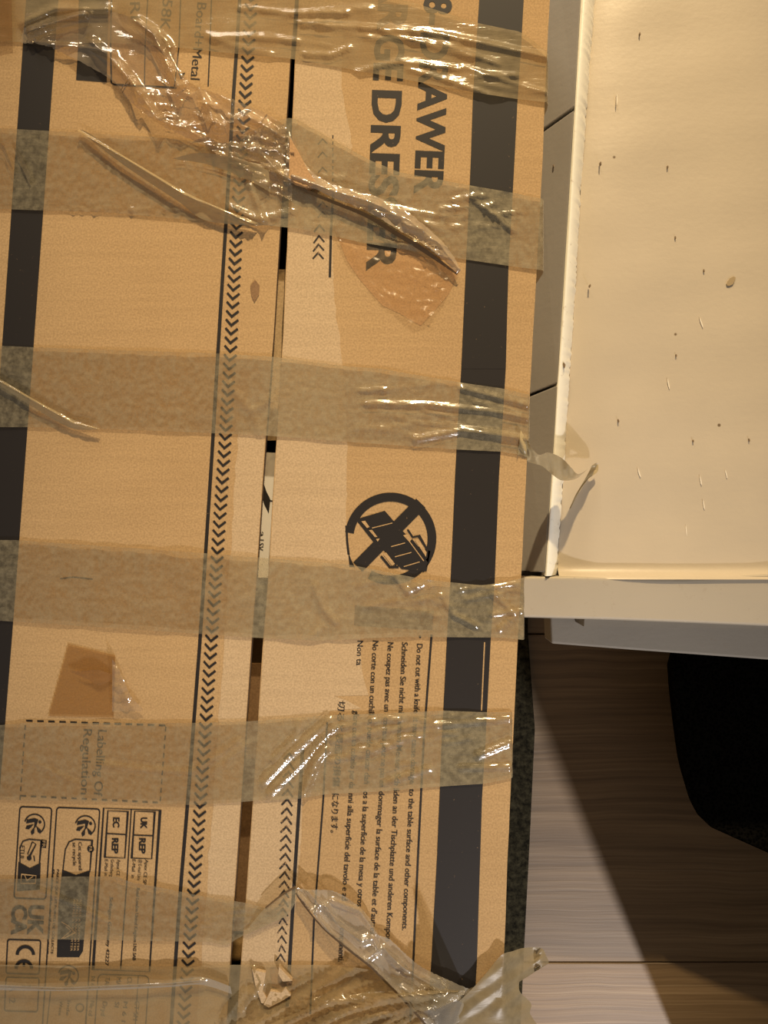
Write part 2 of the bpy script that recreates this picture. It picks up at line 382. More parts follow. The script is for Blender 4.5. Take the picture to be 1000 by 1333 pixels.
# ------------------------------------------------------------------ cardboard box
box = tag(empty('cardboard_box', (-0.16, 0.0, 0.0)), 'large kraft cardboard carton printed in black and bound with brown packing tape', 'box')
edge_r = [(716, 0), (708, 160), (704, 260), (692, 474), (686, 595), (680, 724), (674, 834), (665, 1013), (658, 1203), (652, 1333)]
gap_l = [(384, 0), (378, 80), (365, 290), (356, 442), (346, 568), (336, 724), (328, 830), (314, 1045), (305, 1172), (297, 1300)]
gap_r = [(389, 0), (384, 80), (375, 290), (368, 442), (360, 568), (351, 724), (343, 830), (329, 1045), (320, 1172), (310, 1300)]
TH = 0.005
YS = list(np.linspace(-160, 1480, 42))
def flap(name, lf, rf, mat):
    L = [at(lf(y) + RNG.normal() * 0.25, y, ZT)[:2] for y in YS]; R = [at(rf(y) + RNG.normal() * 0.25, y, ZT)[:2] for y in YS]
    V = []; F = []; n = len(YS); M = []
    for z in (ZT, ZT - TH):
        V += [(*p, z) for p in L] + [(*p, z) for p in R]
    for i in range(n - 1):
        F.append((i + 1, n + i + 1, n + i, i)); M.append(0)
        F.append((2 * n + i, 3 * n + i, 3 * n + i + 1, 2 * n + i + 1)); M.append(0)
        F.append((i, 2 * n + i, 2 * n + i + 1, i + 1)); M.append(1)
        F.append((n + i + 1, 3 * n + i + 1, 3 * n + i, n + i)); M.append(1)
    F.append((0, n, 3 * n, 2 * n)); M.append(1); F.append((n - 1, 3 * n - 1, 4 * n - 1, 2 * n - 1)[::-1]); M.append(1)
    o = link(name, mesh(name, V, F), [mat, M_card_edge], box)
    o.data.polygons.foreach_set('material_index', M)
    return o
flapL = flap('top_flap', lambda y: -560 - 0.066 * y, lambda y: interp(gap_l, y), M_card)
flapR = flap('top_flap', lambda y: interp(gap_r, y), lambda y: interp(edge_r, y), M_card)
# side walls and bottom
er = [at(interp(edge_r, y), y, ZT)[:2] for y in (-160, 1480)]
el = [at(-560 - 0.066 * y, y, ZT)[:2] for y in (-160, 1480)]
W = 0.005
def wall(a, b, inn):
    prism('side_wall', [a, b, (b[0] + inn[0], b[1] + inn[1]), (a[0] + inn[0], a[1] + inn[1])], 0.0, ZT - TH, M_card, box)
wall(er[0], er[1], (-W, 0)); wall(el[0], el[1], (W, 0)); wall(el[0], er[0], (0, -W)); wall(el[1], er[1], (0, W))
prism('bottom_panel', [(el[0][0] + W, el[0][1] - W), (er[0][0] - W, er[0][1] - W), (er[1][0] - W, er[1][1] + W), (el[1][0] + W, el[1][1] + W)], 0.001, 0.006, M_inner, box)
# inner flaps glimpsed through the gap
def slab(name, q, z, mat, th=0.003, label=None):
    o = prism(name, [at(px, py, z)[:2] for px, py in q], z - th, z, mat, box)
    if label: o['label'] = label
    return o
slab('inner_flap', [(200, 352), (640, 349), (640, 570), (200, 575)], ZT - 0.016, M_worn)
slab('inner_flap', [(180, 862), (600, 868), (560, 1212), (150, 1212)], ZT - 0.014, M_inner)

# ---- flat print, in pixel space of the photograph, laid on the top faces
ZP = ZT + 0.0002
class Print:
    def __init__(s): s.V = []; s.F = []; s.K = []
    def lift(s): s.K += [(s.K[-1] + 1) if s.K else 0] * (len(s.V) - len(s.K))
    def poly(s, pts):
        s.lift(); n = len(s.V); s.V += list(pts); s.F.append(tuple(range(n, n + len(pts))))
    def stroke(s, pts, w, closed=False):
        s.lift()
        pts = [np.array(p, float) for p in pts]
        m = len(pts); L = []; R = []
        for i in range(m):
            if closed: a, b = pts[(i - 1) % m], pts[(i + 1) % m]
            else: a, b = pts[max(i - 1, 0)], pts[min(i + 1, m - 1)]
            d = b - a; d = d / (np.linalg.norm(d) + 1e-9); nn = np.array([-d[1], d[0]]) * w / 2
            k = 1.0
            if 0 < i < m - 1 or closed:
                e = pts[i] - pts[(i - 1) % m]; e /= (np.linalg.norm(e) + 1e-9)
                k = 1 / max(0.5, abs(float(e @ d)))
            L.append(pts[i] + nn * k); R.append(pts[i] - nn * k)
        n = len(s.V); s.V += [tuple(p) for p in L] + [tuple(p) for p in R]
        for i in range(m if closed else m - 1):
            j = (i + 1) % m; s.F.append((n + i, n + j, n + m + j, n + m + i))
    def rect(s, x0, y0, x1, y1, w, tilt=-0.066, r=0.0):
        c = []
        if r:
            for cx, cy, a0 in ((x1 - r, y0 + r, -90), (x1 - r, y1 - r, 0), (x0 + r, y1 - r, 90), (x0 + r, y0 + r, 180)):
                for k in range(5):
                    a = math.radians(a0 + 90 * k / 4); c.append((cx + r * math.cos(a), cy + r * math.sin(a)))
        else: c = [(x0, y0), (x1, y0), (x1, y1), (x0, y1)]
        c = [(x + tilt * (y - y0), y - tilt * (x - x0) * 0.6) for x, y in c]
        s.stroke(c, w, True)
    def arc(s, cx, cy, r, a0, a1, w, n=24):
        s.stroke([(cx + r * math.cos(math.radians(a0 + (a1 - a0) * i / n)), cy + r * math.sin(math.radians(a0 + (a1 - a0) * i / n))) for i in range(n + 1)], w)
    def disc(s, cx, cy, r, n=14): s.poly([(cx + r * math.cos(2 * math.pi * i / n), cy + r * math.sin(2 * math.pi * i / n)) for i in range(n)])
    def text(s, body, p0, p1, cap, bold=0.0):
        """letters run from p0 to p1 along their baseline; their tops point right of that direction's left hand"""
        v, f = glyphs(body, bold)
        x0 = v[:, 0].min(); x1 = v[:, 0].max()
        d = np.array(p1, float) - np.array(p0, float); Ln = np.linalg.norm(d); d /= Ln
        up = np.array([d[1], -d[0]])
        P = np.array(p0, float) + np.outer((v[:, 0] - x0) / (x1 - x0) * Ln, d) + np.outer(v[:, 1] / CAP * cap, up)
        n = len(s.V); s.V += [tuple(p) for p in P]; s.F += [tuple(i + n for i in q) for q in f]
    def build(s, name, mat=None, z=ZP, parent=None, label=None):
        s.lift()
        V = [at(x, y, z + (s.K[i] % 9) * 1.2e-5) for i, (x, y) in enumerate(s.V)]   # overprinted shapes lie a hair above one another
        o = link(name, mesh(name, V, s.F), mat or M_ink, parent or box)
        if label: o['label'] = label
        return o
def glyphs(body, bold):
    cu = bpy.data.curves.new('t', 'FONT'); cu.body = body; cu.size = 1.0; cu.offset = bold; cu.resolution_u = 3
    o = bpy.data.objects.new('t', cu); C.objects.link(o)
    me = bpy.data.meshes.new_from_object(o.evaluated_get(bpy.context.evaluated_depsgraph_get()))
    v = np.array([tuple(p.co)[:2] for p in me.vertices]); f = [tuple(p.vertices) for p in me.polygons]
    bpy.data.objects.remove(o); bpy.data.curves.remove(cu); bpy.data.meshes.remove(me)
    return v, f
_v, _ = glyphs('H', 0); CAP = _v[:, 1].max()

def band(name, l, r, ys, label=None):
    p = Print()
    for a, b in zip(ys[:-1], ys[1:]): p.poly([(interp(l, a), a), (interp(r, a), a), (interp(r, b), b), (interp(l, b), b)])
    return p.build(name, label=label)
sl_l = [(34, 0), (30, 56), (3, 446), (-23, 812), (-37, 1003)]; sl_r = [(76, 0), (72, 56), (44, 446), (17, 812), (1.7, 1003)]
sr_l = [(624, 0), (622, 32), (616, 120), (612, 240), (607, 338), (600, 494), (594, 586), (587, 751), (582, 830), (575, 971), (570, 1096), (561.5, 1254), (556, 1340)]
sr_r = [(682, 0), (680, 40), (674, 128), (668, 248), (662, 346), (658, 504), (651, 591), (644, 761), (639, 832), (633, 952), (628, 1028), (621, 1254), (616, 1340)]
band('printed_stripe', sl_l, sl_r, list(range(-150, 1481, 70)), 'broad black printed stripe on the left flap')
band('printed_stripe', sr_l, sr_r, list(range(-150, 1481, 70)), 'broad black printed stripe near the right edge of the box')
p = Print(); p.poly([(102, 55), (140, 57), (139, 107), (99, 104)]); p.poly([(103, -60), (142, -60), (140, 57), (102, 55)])
p.build('printed_square', label='black printed square under the crumpled tape')
# thin scratch through the right stripe
p = Print(); p.stroke([(631, 836), (627, 925)], 1.6); p.build('scratch', M_card, ZP + 0.0001, label='narrow scratch showing bare board in the black stripe')

cx = lambda y: interp([(327, 0), (322, 80), (308, 294), (300, 454), (293, 572), (274, 848), (260, 1054), (252, 1157), (246, 1232), (240, 1310)], y)
p = Print(); y = -60
while y < 1420:
    x = cx(y); p.stroke([(x - 7.5, y - 4.2), (x - 0.5, y + 3.8), (x + 8.5, y - 3.2)], 2.9); y += 11.42
p.build('chevron_band', label='column of small black chevrons pointing down beside the gap')
ln = [(312, 0), (307.6, 73), (304, 123), (294, 294), (284, 454), (277, 576), (260, 840), (244, 1050), (235, 1157), (227, 1274)]
p = Print(); p.stroke([(interp(ln, y), y) for y in range(-120, 1421, 60)], 4.6); p.build('printed_line', label='thick black line along the chevrons of the left flap')
p = Print(); y = 985; i = 0
while y < 1258:
    x = interp([(377, 985), (374, 1048), (371, 1139), (365, 1258)], y)
    wear = max(0, (y - 1110) / 150)
    l = -7.5 + 7 * wear * random.random(); r = 6.5 - 1.5 * wear * random.random()
    p.stroke([(x + l, y + 4.2 + l * 0.1), (x, y - 4.2), (x + r, y + 5.2)], 2.4 - 0.7 * wear); y += 11.9
p.build('chevron_band', M_inkw, label='worn column of black chevrons pointing up on the right flap')
p = Print()
for y in (297, 311, 322, 333):
    x = 416 - (y - 297) * 0.05; p.stroke([(x - 7, y + 3 + random.random() * 3), (x, y - 4), (x + 7, y + 4)], 2.2)
p.build('chevron_band', M_inkw, label='last few chevrons below the crumpled tape')
p = Print()
for y in (188, 205, 225, 250, 270, 283): p.stroke([(414, y), (420, y - 7), (426, y - 1)], 1.6)
p.build('chevron_band', M_inkw, label='faint thin chevrons under the crumpled tape')
p = Print(); p.stroke([(394, 975), (390, 1040), (383, 1150), (377, 1256), (374, 1310)], 4.6); p.build('printed_line', label='thick black line along the lower chevrons of the right flap'); p = Print(); p.stroke([(434, 250), (431, 300), (430, 340), (429.5, 361)], 3.2)
for y in range(176, 250, 8): p.stroke([(433.5, y), (433.2, y + 4)], 1.6)
p.build('printed_line', label='broken thinner black line beside the upper chevrons of the right flap')
p = Print(); p.stroke([(426, 940), (421, 1040), (409, 1196), (404, 1320)], 2.4); p.stroke([(562, 826), (552, 960), (545, 1100), (538, 1256), (534, 1330)], 2.8)
p.build('printed_frame', label='two thin black rules framing the warning text')

# big title
def lett(body, p0, p1, cap, bold, label, mat=None):
    p = Print(); p.text(body, p0, p1, cap, bold); return p.build('printed_text', mat, label=label)
lett('8-', (554, -6), (551, 31), 34, 0.028, 'bold black printed numeral 8')
lett('DRAWER', (549, 42), (540, 252), 35, 0.03, 'bold black printed word DRAWER')
M_faint = ink('faded_print', (0.16, 0.105, 0.05), 0.8)
lett('LAR', (497, -60), (492, 39), 36, 0.03, 'faded start of a bold printed word, mostly out of frame', M_faint)
lett('GE', (490, 44), (487, 104), 36, 0.03, 'bold black printed letters GE ending a word')
lett('DRESSER', (486, 117), (478, 353), 36, 0.03, 'bold black printed word DRESSER')

# material line on the left flap
p = Print()
p.text('Board+Metal', (257, 3), (248, 103), 12, 0.0); p.text('5-58K', (214, -22), (208, 38), 13, 0.0); p.text('GRI', (168, -20), (170, 24), 13)
p.build('printed_text', label='black printed words Board+Metal and numbers beside them')
p = Print()
p.stroke([(146, -50), (144, 57), (145, 108), (149, 110), (230, 114)], 2.2); p.stroke([(195, -50), (189, 57), (188, 110)], 1.6); p.stroke([(237, -50), (233, 60), (227, 114)], 1.6)
p.stroke([(277, -50), (273, 67), (271, 112)], 1.8); p.stroke([(232, 92), (236, 102), (240, 95), (233, 97)], 1.4)
p.build('printed_frame', label='thin black printed table rules near the top of the left flap')

# six warning lines
W6 = [
 [('Do not cut with a knife', (543, 838), (538.6, 928)), ('it may cause damage', (538.2, 934), (533.6, 1020)), ('to the table surface and other components.', (533, 1027), (523.5, 1211))],
 [('Schneiden Sie nicht mi', (523.5, 836), (519, 928)), ('t einem Messer, Sch', (518.6, 932), (513.4, 1022)), ('\u00e4den an der Tischplatte und anderen Kompon', (513, 1026), (502, 1225))],
 [('Ne coupez pas avec un', (505, 836), (500, 926)), ('couteau pour ne pas en', (499.6, 934), (494, 1024)), ('dommager la surface de la table et d\u2019autres', (493.5, 1030), (482, 1216))],
 [('No corte con un cuchill', (485.5, 834), (480, 930)), ('o, puede causar da\u00f1', (479.6, 936), (474, 1020)), ('os a la superficie de la mesa y otros', (473.4, 1030), (465, 1180))],
 [('Non ta', (465.5, 834), (464, 866)), ('gliare con un coltello per da', (460.5, 925), (454.6, 1026)), ('nni alla superficie del tavolo e ad', (454, 1033), (445, 1172)), ('omponenti.', (442.6, 1208), (440.5, 1252))],
 [('\u5207\u308b\u3068\u8868\u9762\u306e\u640d\u50b7', (441, 912), (433.5, 1024)), ('\u306b\u306a\u308a\u307e\u3059\u3002', (433, 1033), (431, 1084))]]
names = ['English', 'German', 'French', 'Spanish', 'Italian', 'Japanese']
for l, nm in zip(W6, names):
    p = Print()
    for body, a, b in l:
        if body == 'omponenti.':
            q = Print(); q.text(body, a, b, 7.4, 0.012); q.build('warning_line', label='end of the Italian warning line, below the twisted tape'); continue
        p.text(body, a, b, 7.4, 0.012)
    p.build('warning_line', label='small black %s warning line running down the right flap' % nm)
p = Print(); p.disc(547, 829, 1.6); p.build('bullet_mark')

# round no-knife symbol
p = Print(); cx0, cy0, R0 = 508.5, 701, 54
p.arc(cx0, cy0, R0, -172, 120, 11.5, 48)
p.stroke([(451, 684), (452, 705), (454, 722)], 3); p.poly([(453, 716), (457, 728), (462, 738), (455, 738)])
p.stroke([(548, 655), (466, 738)], 17)
k = lambda x, y: (430 + x / 6.056, 620 + y / 6.056)
p.poly([k(200, 340), k(430, 272), k(520, 375), k(640, 505), k(770, 680), k(740, 755), k(560, 730), k(440, 600), k(350, 530)])
p.stroke([k(610, 420), k(650, 480), k(700, 470), k(765, 580), k(760, 640)], 2.6); p.stroke([k(640, 500), k(760, 650)], 2.6)
p.stroke([k(400, 630), k(470, 715), k(540, 715)], 3.2); p.stroke([k(440, 600), k(520, 700)], 3)
p.poly([k(620, 530), k(790, 590), k(760, 750), k(650, 740)])
p.build('warning_symbol', label='black round prohibition symbol with a knife over a carton')
p = Print()
for a, b in ((k(330, 408), k(490, 368)), (k(480, 555), k(590, 525)), (k(510, 635), k(640, 600)), (k(580, 712), k(705, 675)), (k(600, 480), k(738, 668))): p.stroke([a, b], 1.2)
p.poly([k(245, 355), k(275, 350), k(310, 400), k(290, 408)]); p.poly([k(305, 425), k(330, 422), k(372, 478), k(352, 480)]); p.poly([k(360, 495), k(390, 490), k(375, 515)])
p.poly([k(575, 465), k(610, 455), k(640, 495), k(625, 520)]); p.poly([k(665, 500), k(695, 495), k(760, 600), k(755, 635)]); p.poly([k(415, 610), k(440, 600), k(510, 690), k(488, 706)])
p.build('symbol_detail', M_card, ZP + 0.0002, label='bare-board lines inside the black symbol')
p = Print(); p.poly([(462, 788), (565, 796), (563, 820), (461, 814)]); p.build('printed_bar', ink('faint_print', (0.20, 0.14, 0.075), 0.8), label='faint dark bar under the tape below the symbol')

# dashed label frame and label words
p = Print()
for i in range(13): x = 34 + i * 14.4; y = 938 + i * 0.5; p.stroke([(x, y), (x + 8.5, y + 0.3)], 2.2)
for i in range(9): y = 946 + i * 11.4; p.stroke([(216 - (y - 946) * 0.075, y), (215.4 - (y - 946) * 0.075, y + 6)], 1.6)
for i in range(9): y = 944 + i * 11.4; p.stroke([(33 - (y - 944) * 0.07, y), (32.4 - (y - 944) * 0.07, y + 6)], 1.6)
for i in range(14): x = 27 + i * 13.2; y = 1036 + i * 0.65; p.stroke([(x, y), (x + 7, y + 0.3)], 1.8)
p.build('printed_frame', label='dashed black printed frame for a label')
def outline_text(p, body, a, b, cap):
    p.text(body, a, b, cap, 0.004)
p = Print(); outline_text(p, 'Labelling Of', (128, 950), (122, 1036), 11); outline_text(p, 'Regulation', (109, 949), (105, 1034), 11)
p.build('printed_text', M_inkw, label='pale outlined words Labelling Of Regulation inside the dashed frame')

# compliance marks, lower left
def triman(p, x, y, s=1.0):
    q = lambda a, b: (x + a * s, y + b * s)
    p.stroke([q(13 * math.cos(t), 13 * math.sin(t)) for t in np.radians(np.linspace(-165, 62, 20))], 1.7 * s)
    p.disc(*q(7, -3), 2.1 * s)
    p.poly([q(-11, -1), q(-10, -6), q(0, -8), q(5, -6), q(2, 3), q(-1, 6), q(0, -3)])
    for a, b in (((-1, 0), (-12, 6)), ((0, 3), (-4, 14)), ((2, 2), (8, 12))):
        d = np.array(b) - np.array(a); nrm = np.array([-d[1], d[0]]) * 0.22
        m = np.array(a) + d * 0.7
        p.poly([q(*a), q(*(m + nrm)), q(*b), q(*(m - nrm))])
for mx, my in ((45, 1073), (111, 1075), (89, 1270)):
    p = Print(); triman(p, mx, my); p.build('recycling_mark')
p = Print()
p.rect(26, 1050, 67.5, 1169, 1.8, r=4); p.rect(74, 1051, 130, 1345, 1.8, r=4)
p.stroke([(26, 1158), (26, 1126), (26, 1103), (30, 1095), (38, 1092.5), (54, 1094), (51, 1128)], 1.6)
p.stroke([(82, 1132), (85, 1106), (90, 1096), (98, 1092.5), (120, 1094), (117, 1135)], 1.6)
p.rect(10, 1223, 53, 1267, 1.8, r=3, tilt=-0.05); p.rect(8, 1272, 51, 1316, 1.5, r=3, tilt=-0.05)
p.rect(135, 1052, 208.5, 1262, 2.0); p.stroke([(171, 1053), (165, 1150), (157, 1262)], 1.6)
p.rect(140.5, 1055.5, 166.5, 1116, 1.6); p.stroke([(138.5, 1085), (164.5, 1086.5)], 1.6); p.rect(175.5, 1056, 201.5, 1117, 1.6); p.stroke([(174, 1087), (200, 1088)], 1.6)
p.rect(128, 1268, 194, 1400, 1.4, r=6); p.stroke([(180, 1270), (176, 1340)], 1.2); p.stroke([(66, 1290), (60, 1345)], 1.2)
p.build('printed_frame', label='thin black boxes around the compliance marks')
p = Print()
p.poly([(24, 1122), (39, 1130), (53, 1123), (52, 1158), (22, 1160)]); p.poly([(81, 1132), (99, 1139), (117, 1133), (108, 1238), (103, 1246), (74, 1246), (76, 1180)])
p.poly([(54, 1093), (61, 1094), (60, 1104), (54, 1103)]); p.disc(118, 1105, 4.6)
p.build('printed_block', label='solid black printed arrow blocks of the sorting labels')
p = Print()
p.stroke([(28, 1138), (47, 1140), (46, 1150), (27, 1150)], 1.1, True); p.stroke([(32, 1139), (35, 1146), (43, 1141)], 1.1)
p.stroke([(80, 1200), (90, 1206), (98, 1214), (82, 1222)], 1.2); p.stroke([(80, 1222), (92, 1212), (86, 1206)], 1.2)
for q in range(3): p.text('AUTRES A RAPPORTER', (100 - q * 4.2 + 4, 1170), (96 - q * 4.2 + 4, 1238), 2.6)
p.text('FR', (55.2, 1094.5), (55, 1103), 4.0); p.text('FR', (116.2, 1101.5), (116, 1108.5), 3.6)
p.build('printed_detail', M_card, ZP + 0.0002, label='bare-board drawing inside the black blocks')['kind'] = 'stuff'
p = Print()
p.text('ETUI', (27, 1101), (26, 1117), 5.2); p.stroke([(42, 1096), (36, 1112), (39, 1114), (47, 1099), (42, 1096)], 1.3); p.disc(38, 1117, 3.2); p.stroke([(44, 1114), (45, 1121)], 1.6)
p.text('Cet appareil', (102, 1096.5), (102.5, 1133), 4.6, 0.006); p.text('se recycle', (94.5, 1097), (95, 1127), 4.6, 0.006)
p.text('UK', (183.5, 1064), (183, 1079), 8, 0.035); p.text('REP', (181.5, 1091), (181, 1111), 8, 0.035)
p.text('EC', (147.5, 1064), (147, 1077), 8, 0.035); p.text('REP', (146, 1091), (145.5, 1111), 8, 0.035)
p.text('Apex CE SP', (189, 1119), (186, 1151), 4.4); p.text('@ E-mail Unit', (181, 1119), (178.5, 1146), 4.2); p.text('E-Mail  in', (172.5, 1119), (171, 1143), 4.2)
p.text('Apex CE', (152.5, 1119), (151.5, 1140), 4.4); p.text('Grafenberg', (144.5, 1119), (143, 1141), 4.2); p.text('E-Mail in', (136.5, 1119), (135.8, 1140), 4.2)
p.text('Solingen Germany 42227', (143, 1168), (137, 1257), 4.2, 0.012); p.text('Road London United Kingdom LN2 5AB', (178, 1156), (172.5, 1250), 4.2, 0.014)
p.text('PARCE QUE LES POINTS DE COLLECTE', (74, 1132), (66, 1242), 3.0, 0.012); p.text('Points de collecte sur', (68, 1132), (61, 1242), 3.0, 0.012)
p.text('UK', (38, 1178), (36, 1217), 19, 0.035); p.text('CA', (16, 1178), (15, 1217), 19, 0.035)
p.arc(33, 1243, 10.6, -180, 0, 4.2, 18); p.arc(31, 1261, 10.2, -180, 0, 4.0, 18); p.stroke([(31, 1251), (31, 1258)], 3.2)
p.text('A', (12, 1284), (12, 1291), 8); p.stroke([(28, 1283), (34, 1286), (40, 1283)], 1.4); p.text('2', (12, 1300), (12, 1306), 8)
p.text('CUI', (166, 1272), (165, 1285), 6); p.text('MA', (152, 1272), (151, 1284), 6); p.text('TAR', (137, 1272), (136, 1286), 6); p.text('N 6', (119, 1271), (118, 1284), 5)
p.text('CT 5M', (176, 1303), (173, 1328), 6); p.text('M 6 1', (161, 1304), (158, 1330), 5.5); p.text('SI', (150, 1304), (149, 1311), 5.5); p.text('Dryd', (134, 1304), (131, 1322), 6); p.text('Ne cd', (118, 1303), (115, 1322), 5.4)
p.text('Inde', (88, 1303), (86, 1322), 4); p.text('Weee', (78, 1303), (76, 1322), 4); p.arc(104, 1312, 5, 0, 360, 1.4, 14)
p.build('printed_text', label='tiny black compliance lettering and marks, lower left of the box')
p = Print(); p.stroke([(78, 753.5), (95, 751), (121, 754)], 1.2); p.build('pen_mark', M_inkw, label='faint dark pen stroke')
p = Print(); p.text('ENERGY', (224, 1296), (221, 1335), 4); p.build('printed_text', M_inkw)

# worn pale paper on the right flap where tape was torn away
bd = [(448, -150), (446, 0), (445, 112), (459, 190), (448, 240), (433, 300), (434, 362), (438, 410), (444, 450), (449, 500), (452, 560), (451, 640), (452, 705), (461, 740), (466, 800), (470, 850), (474, 885), (480, 905), (470, 922), (452, 912), (436, 906), (428, 925), (430, 960), (396, 1000), (392, 1100), (385, 1180), (372, 1260), (366, 1480)]
V = []
YW = np.unique(np.concatenate([np.arange(-150, 1480, 12), [q[1] for q in bd]]))
bl = sorted(bd, key=lambda q: q[1])
for y in YW:
    x = interp(bl, y) + RNG.normal() * 0.7
    V.append((interp(gap_r, y) + 1.0, y)); V.append((x, y))
p = Print(); p.V = V; p.F = [(2 * i, 2 * i + 1, 2 * i + 3, 2 * i + 2) for i in range(len(YW) - 1)]
p.build('worn_paper', M_worn, ZT + 0.0001, label='paler worn band of board where tape was pulled off')
p = Print(); p.poly([(436, 300), (470, 318), (520, 322), (598, 352), (585, 382), (572, 398), (548, 424), (536, 418), (520, 408), (498, 398), (470, 366), (452, 340)])
p.build('glue_stain', M_stain, ZT + 0.00012, label='darker rough glue stain below the big lettering')
YW = np.arange(560, 1480, 12); V = []
for y in YW:
    V.append((cx(y) + 17 + RNG.normal() * 0.8, y)); V.append((interp(gap_l, y) - 0.8, y))
p = Print(); p.V = V; p.F = [(2 * i, 2 * i + 1, 2 * i + 3, 2 * i + 2) for i in range(len(YW) - 1)]
p.build('worn_paper', M_worn, ZT + 0.0001, label='paler worn margin of the left flap along the gap')
p = Print(); p.poly([(326, 372), (332, 364), (338, 372), (337, 384), (331, 394), (327, 384)]); p.build('torn_spot', M_inner, ZP + 0.0002, label='small brown torn spot near the gap')

# ------------------------------------------------------------------ packing tape
def fbm(x, y, seed, f, n=10):
    r = np.random.default_rng(seed); z = np.zeros_like(x)
    for i in range(n):
        a = r.uniform(0, 2 * math.pi); k = f * r.uniform(0.5, 1.8)
        z += np.sin(k * (x * math.cos(a) + y * math.sin(a)) + r.uniform(0, 6.28)) / n ** 0.5
    return z
def seg_dist(X, Y, poly):
    d = np.full(X.shape, 1e9)
    for (ax, ay), (bx, by) in zip(poly[:-1], poly[1:]):
        vx, vy = bx - ax, by - ay; t = np.clip(((X - ax) * vx + (Y - ay) * vy) / (vx * vx + vy * vy + 1e-9), 0, 1)
        d = np.minimum(d, np.hypot(X - ax - t * vx, Y - ay - t * vy))
    return d
def resample(poly, n):
    a = np.array(poly, float); m = len(a)
    t = np.linspace(0, m - 1, n); i = np.clip(t.astype(int), 0, m - 2); f = (t - i)[:, None]
    g = lambda j: a[np.clip(j, 0, m - 1)]
    p0, p1, p2, p3 = g(i - 1), g(i), g(i + 1), g(i + 2)
    return 0.5 * (2 * p1 + (p2 - p0) * f + (2 * p0 - 5 * p1 + 4 * p2 - p3) * f ** 2 + (3 * p1 - p0 - 3 * p2 + p3) * f ** 3)
def sheet(name, top, bot, nu, nv, mat, z0=0.0012, ridges=(), amp=0.0, freq=0.05, seed=1, wrap=False, parent=None, label=None, zt=None, zb=None, ragged=0.0, stuck=None):
    T = resample(top, nu); B = resample(bot, nu)
    if ragged: T = T + np.random.default_rng(seed).normal(size=T.shape) * ragged; B = B + np.random.default_rng(seed + 1).normal(size=B.shape) * ragged
    v = np.linspace(0, 1, nv)[None, :, None]
    P = T[:, None, :] * (1 - v) + B[:, None, :] * v
    X, Y = P[..., 0], P[..., 1]
    Z = np.full(X.shape, ZT + z0)
    if zt is not None:
        a = np.interp(np.linspace(0, 1, nu), np.linspace(0, 1, len(zt)), zt)[:, None]; b = np.interp(np.linspace(0, 1, nu), np.linspace(0, 1, len(zb)), zb)[:, None]
        vv = np.linspace(0, 1, nv)[None, :]; Z = Z + a * (1 - vv) + b * vv
    if amp:
        nz = fbm(X, Y, seed, freq); Z = Z + np.abs(nz) * amp
    for poly, h, w in ridges:
        d = seg_dist(X, Y, poly); Z = Z + h * np.clip(1 - d / w, 0, 1) ** 1.3
    kk = (ZCAM - Z) / FPX
    V = np.stack([(X - 500) * kk, (666.5 - Y) * kk, Z], -1)
    if wrap:   # fold the right end over the edge of the box and down its side
        e = V[-1:].copy(); cols = [e]
        for dx, z in ((0.0012, ZT - 0.001), (0.0018, ZT - 0.006), (0.0018, ZT - 0.03), (0.0018, ZT - 0.055)):
            q = V[-1:].copy(); q[..., 0] += dx; q[..., 2] = z; cols.append(q)
        V = np.concatenate([V] + cols[1:], 0)
    n0, n1 = V.shape[:2]
    F = []
    for i in range(n0 - 1):
        for j in range(n1 - 1):
            a = i * n1 + j; F.append((a, a + 1, a + n1 + 1, a + n1))
    o = link(name, mesh(name, V.reshape(-1, 3), F), mat, parent or box, True)
    if label: o['label'] = label
    return o
def xstrip(pts, xs):
    return [(x, float(np.interp(x, [q[0] for q in pts], [q[1] for q in pts]))) for x in xs]
def rnd_ridges(seed, n, x0, x1, y0, y1, slope, h, w, length):
    r = random.Random(seed); out = []
    for _ in range(n):
        x = r.uniform(x0, x1); y = r.uniform(y0, y1) + slope * (x - x0); L = length * r.uniform(0.4, 1.3); s = slope + r.uniform(-0.22, 0.22)
        out.append(([(x, y), (x + L * 0.5, y + s * L * 0.5 + r.uniform(-3, 3)), (x + L, y + s * L)], h * r.uniform(0.4, 1.2), w * r.uniform(0.6, 1.4)))
    return out
XS = list(np.linspace(-60, 1, 8)) + list(np.linspace(12, 700, 58))
def tape(top, bot, xend, ridges, label, seed, mat=None, amp=0.00025, z0=0.0011):
    xs = [x for x in XS if x < xend - 4] + [xend]
    return sheet('tape_strip', xstrip(top, xs), xstrip(bot, xs), 210, 34, mat or M_film, z0, ridges, amp, 0.05, seed, True, None, label)

# 1: across the top of the picture
T1 = tape([(-60, -60), (300, -45), (480, -10), (540, 4), (622, 30), (680, 42), (713, 68)], [(-60, 54), (144, 56), (236, 62), (276, 67), (376, 76), (444, 88), (520, 102), (616, 120), (674, 129), (711, 133)], 712,
  rnd_ridges(3, 14, 250, 640, 0, 60, 0.13, 0.0013, 6, 120) + [([(395, 70), (430, 72), (455, 62)], .0015, 5), ([(390, 30), (560, 42), (712, 74)], .002, 7), ([(460, 95), (520, 80), (600, 90)], .0015, 6),
  ([(30, 30), (70, 12), (140, 12)], .004, 9), ([(180, 25), (215, 52), (240, 95)], .003, 8)], 'topmost strip of brown tape running over the 8 DRAWER lettering', 11, M_film2, 0.0004)
